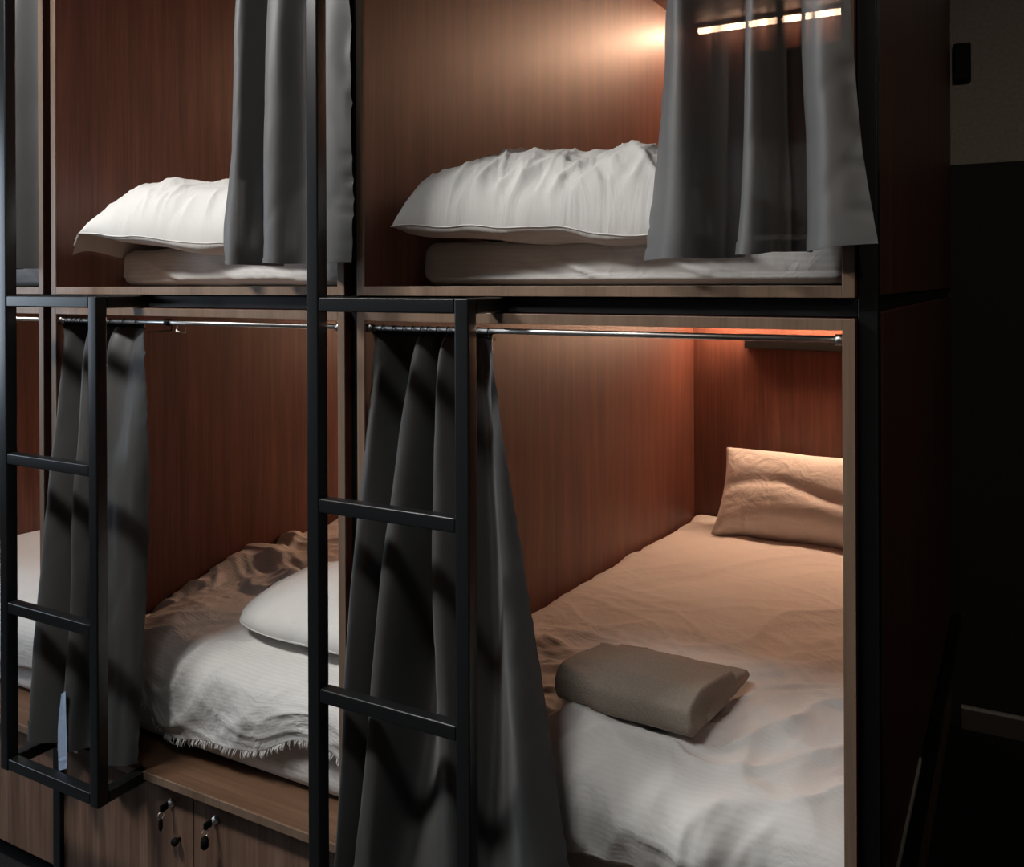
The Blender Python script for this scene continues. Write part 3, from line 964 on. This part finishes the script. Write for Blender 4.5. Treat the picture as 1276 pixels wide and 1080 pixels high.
# folded towel: one long cloth folded over itself, three layers
tw = thing('towel', (-0.704, 1.880, -0.890 + CZ), 'folded taupe towel lying on the duvet of the lower right-hand bed', 'towel')
rotT = np.array(E3(0, 0, -4))
LY, HT = 0.30, 0.020


def towel_layer(name, y0, y1, z0, z1, w, seed, fold_front=True):
    """a folded slab: closed rounded profile in (y, z) swept along x"""
    n = 44
    hh = (z1 - z0) / 2
    prof = []
    for k in range(n):
        a = 2 * math.pi * k / n
        cy, cz = math.cos(a), math.sin(a)
        py = math.copysign(abs(cy) ** 0.45, cy)
        pz = math.copysign(abs(cz) ** 0.62, cz)
        prof.append(((y0 + y1) / 2 + py * (y1 - y0) / 2, (z0 + z1) / 2 + pz * hh))
    prof = np.array(prof)
    xs = np.concatenate([[-w], -w * (1 - 0.03 * np.array([0.1, 0.4, 1.0])), np.linspace(-w * 0.95, w * 0.95, 60), w * (1 - 0.03 * np.array([1.0, 0.4, 0.1])), [w]])
    V = []
    for k, x in enumerate(xs):
        e = abs(x) / w
        sc = 1.0 - 0.45 * max(0, (e - 0.97) / 0.03) ** 2
        cyz = np.array([(y0 + y1) / 2, (z0 + z1) / 2])
        pr = (prof - cyz) * np.array([1 - 0.02 * (e > 0.97), sc]) + cyz
        V.append(np.stack([np.full(n, x), pr[:, 0], pr[:, 1]], -1))
    V = np.array(V)
    V[..., 2] *= 1 - 0.22 * sst(y0 + 0.3 * (y1 - y0), y1, V[..., 1])
    V[..., 2] += 0.010 * fbm(P3(V[..., 0] * 7, V[..., 1] * 8, seed), 3) + 0.007 * folds(V[..., 0], V[..., 1], -14, 16.0, seed + 3) + 0.004 * (ridge(P3(V[..., 0] * 6 + V[..., 1] * 4, V[..., 1] * 13, seed + 2), 2) - .4)
    V[..., 1] += 0.007 * fbm(P3(V[..., 0] * 5, V[..., 2] * 9, seed + 5), 2)
    V[..., 0] += 0.005 * fbm(P3(V[..., 1] * 9, V[..., 2] * 20, seed + 7), 2) * np.sign(V[..., 0]) * (np.abs(V[..., 0]) > 0.8 * w)
    W = V @ rotT.T + np.array([-0.704, 1.880, -0.890 + CZ])
    nuu, nvv = W.shape[:2]
    idx = np.arange(nuu * nvv).reshape(nuu, nvv)
    q = [(idx[i, j], idx[i + 1, j], idx[i + 1, (j + 1) % nvv], idx[i, (j + 1) % nvv]) for i in range(nuu - 1) for j in range(nvv)]
    me = bpy.data.meshes.new(name)
    me.from_pydata(W.reshape(-1, 3).tolist(), [], [tuple(int(a) for a in f) for f in q] + [tuple(int(a) for a in idx[0]), tuple(int(a) for a in idx[-1][::-1])])
    return mesh_obj(name, me, M['towel'], tw, smooth=True)


towel_layer('bottom_fold', -0.090, 0.165, -0.004, 0.040, 0.156, 1.0)
towel_layer('top_fold', -0.166, 0.085, -0.002, 0.080, 0.153, 4.0)

# --- lower middle pod: crumpled duvet with a turned-back white layer and a pillow
xa, xb = XR[1] - PW + TH + 0.003, XR[1] - TH - 0.003


def d2(X, Y, Z, s):
    far = sst(1.75, 2.1, Y)
    left = 1 - sst(xa + 0.1, xa + 0.45, X)
    k = np.maximum(far, left)
    d = 0.014 * fbm(P3(X * 3, Y * 3, 23.0), 3)
    d += 0.055 * folds(X, Y, 20, 5.0, 12.5, 0.9, 0.5) * k
    d += 0.030 * folds(X, Y, -35, 8.0, 32.5, 0.8, 0.4) * k
    d += 0.010 * folds(X, Y, 60, 14.0, 42.5, 0.8, 0.4) * k
    d += 0.045 * far
    return d


drape('duvet', xa, xb, [(1.64, -1.03), (1.625, -0.995), (1.63, -0.965), (1.66, -0.948), (1.75, -0.945), (1.9, -0.94), (2.2, -0.93), (2.7, -0.92), (3.2, -0.93), (YB - TH - 0.016, -0.94)],
      M['duvet'], (0.06, 0.05), 'crumpled duvet on the lower middle bed, rumpled against the wood wall', 'duvet', d2, 5.0, 130, 260, 'white duvets')


def hem2(X, Y, Z, s):
    k = np.clip((X - (-2.15)) / 0.75, 0, 1)
    lo = 1 - sst(0.0, 0.22, s)
    Z = Z + lo * (0.135 * (1 - sst(0.0, 0.38, k)) + 0.075 * sst(0.55, 1.0, k) + 0.012 * np.sin(X * 21))
    Y = Y + lo * 0.045 * (1 - sst(0.0, 0.35, k))
    return Y, Z


def d3(X, Y, Z, s):
    d = 0.007 * fbm(P3(X * 4, Y * 4 + Z * 4, 43.0), 3)
    d += 0.016 * folds(X, s, 35, 6.0, 17.0, 0.8, 0.3)
    d += 0.007 * folds(X, s, -20, 9.0, 27.0, 0.8, 0.3)
    d += 0.005 * folds(X, s, 70, 12.0, 37.0, 0.8, 0.3)
    d += 0.016 * np.exp(-((X + 2.0) / 0.06) ** 2 - ((Y - 1.72) / 0.12) ** 2)
    return d


bl, VB = drape('blanket', -2.13, xb - 0.02, [(1.578, -1.125), (1.570, -1.06), (1.572, -1.00), (1.590, -0.955), (1.64, -0.925), (1.74, -0.912), (1.9, -0.905), (2.05, -0.90)],
               M['stripe'], (0.05, 0.02), 'white striped cover turned back over the front of the lower middle bed, frayed hem', 'bed cover', d3, 6.0, 130, 110, None, hem2, 0.010)
# frayed hem: short threads along the front edge
rs = np.random.RandomState(3)
bm = bmesh.new()
hemline = VB[:, 0]
for k in range(230):
    j = rs.uniform(2, len(hemline) - 3)
    i = int(j)
    p = hemline[i] + (hemline[i + 1] - hemline[i]) * (j - i)
    ln = rs.uniform(0.006, 0.016)
    dx, dy = rs.uniform(-0.006, 0.006), rs.uniform(-0.008, 0.002)
    tube_bm(bm, [tuple(p + np.array([0, 0, 0.003])), tuple(p + np.array([dx * .5, dy * .6 - 0.002, -ln * 0.55])), tuple(p + np.array([dx, dy, -ln]))], [0.0012, 0.001, 0.0006], 4, False)
me = bpy.data.meshes.new('fringe')
bm.to_mesh(me)
bm.free()
fo = mesh_obj('fringe', me, M['white'], bl)
fo['kind'] = 'stuff'

pillow('flat white pillow lying on the cover of the lower middle bed', (-1.475, 1.905, -0.862), E3(3, 0, 1), 0.345, 0.225, 0.095, 12.3, M['white'], 0.3, flap=False, flat=0.7, pw=2.4, round_=0.16, crease=0.6)

# --- lower leftmost pod
xa, xb = XR[2] - PW + TH + 0.003, XR[2] - TH - 0.003


def d4(X, Y, Z, s):
    return 0.014 * fbm(P3(X * 3, Y * 3, 53.0), 3) + 0.03 * (ridge(P3((X * 0.5 + Y) * 3.2, (X - Y * 0.3) * 2.6, 52.5), 2) - 0.35) * (1 - sst(1.75, 1.95, Y))


drape('duvet', xa, xb, [(1.60, -1.09), (1.588, -1.03), (1.59, -0.985), (1.62, -0.945), (1.70, -0.925), (1.9, -0.915), (2.2, -0.91), (2.7, -0.91), (3.2, -0.93), (YB - TH - 0.016, -0.94)],
      M['duvet'], (0.05, 0.035), 'white duvet on the lower leftmost bed at the picture edge', 'duvet', d4, 7.0, 90, 180, 'white duvets')

# --- upper pods: pillows at the front end
pillow('big rumpled white pillow at the front of the upper right-hand bed', (-0.848, 1.830, 0.120), E3(0, 3.0, 6), 0.340, 0.240, 0.158, 21.0, M['white'], 1.35, flap=False, flat=0.78, droop=0.02, nu=150, nv=120, pw=4.6, crease=1.45)
pillow('second white pillow behind the front one in the upper right-hand bed', (-0.60, 2.27, 0.185), E3(6, 0, -2), 0.33, 0.20, 0.155, 26.0, M['white'], 1.2, flap=False, flat=0.5)
pillow('white pillow with a loose case end at the front of the upper middle bed', (-1.856, 1.820, 0.122), E3(0, 4.5, 9), 0.335, 0.240, 0.148, 31.0, M['white'], 0.95, flap=True, flat=0.75, droop=0.02, nu=150, nv=120, pw=4.2, crease=1.3)
pillow('second white pillow half hidden by the curtain in the upper middle bed', (-1.52, 2.25, 0.18), E3(6, 0, -3), 0.24, 0.20, 0.145, 36.0, M['white'], 0.9, flap=False, flat=0.5)
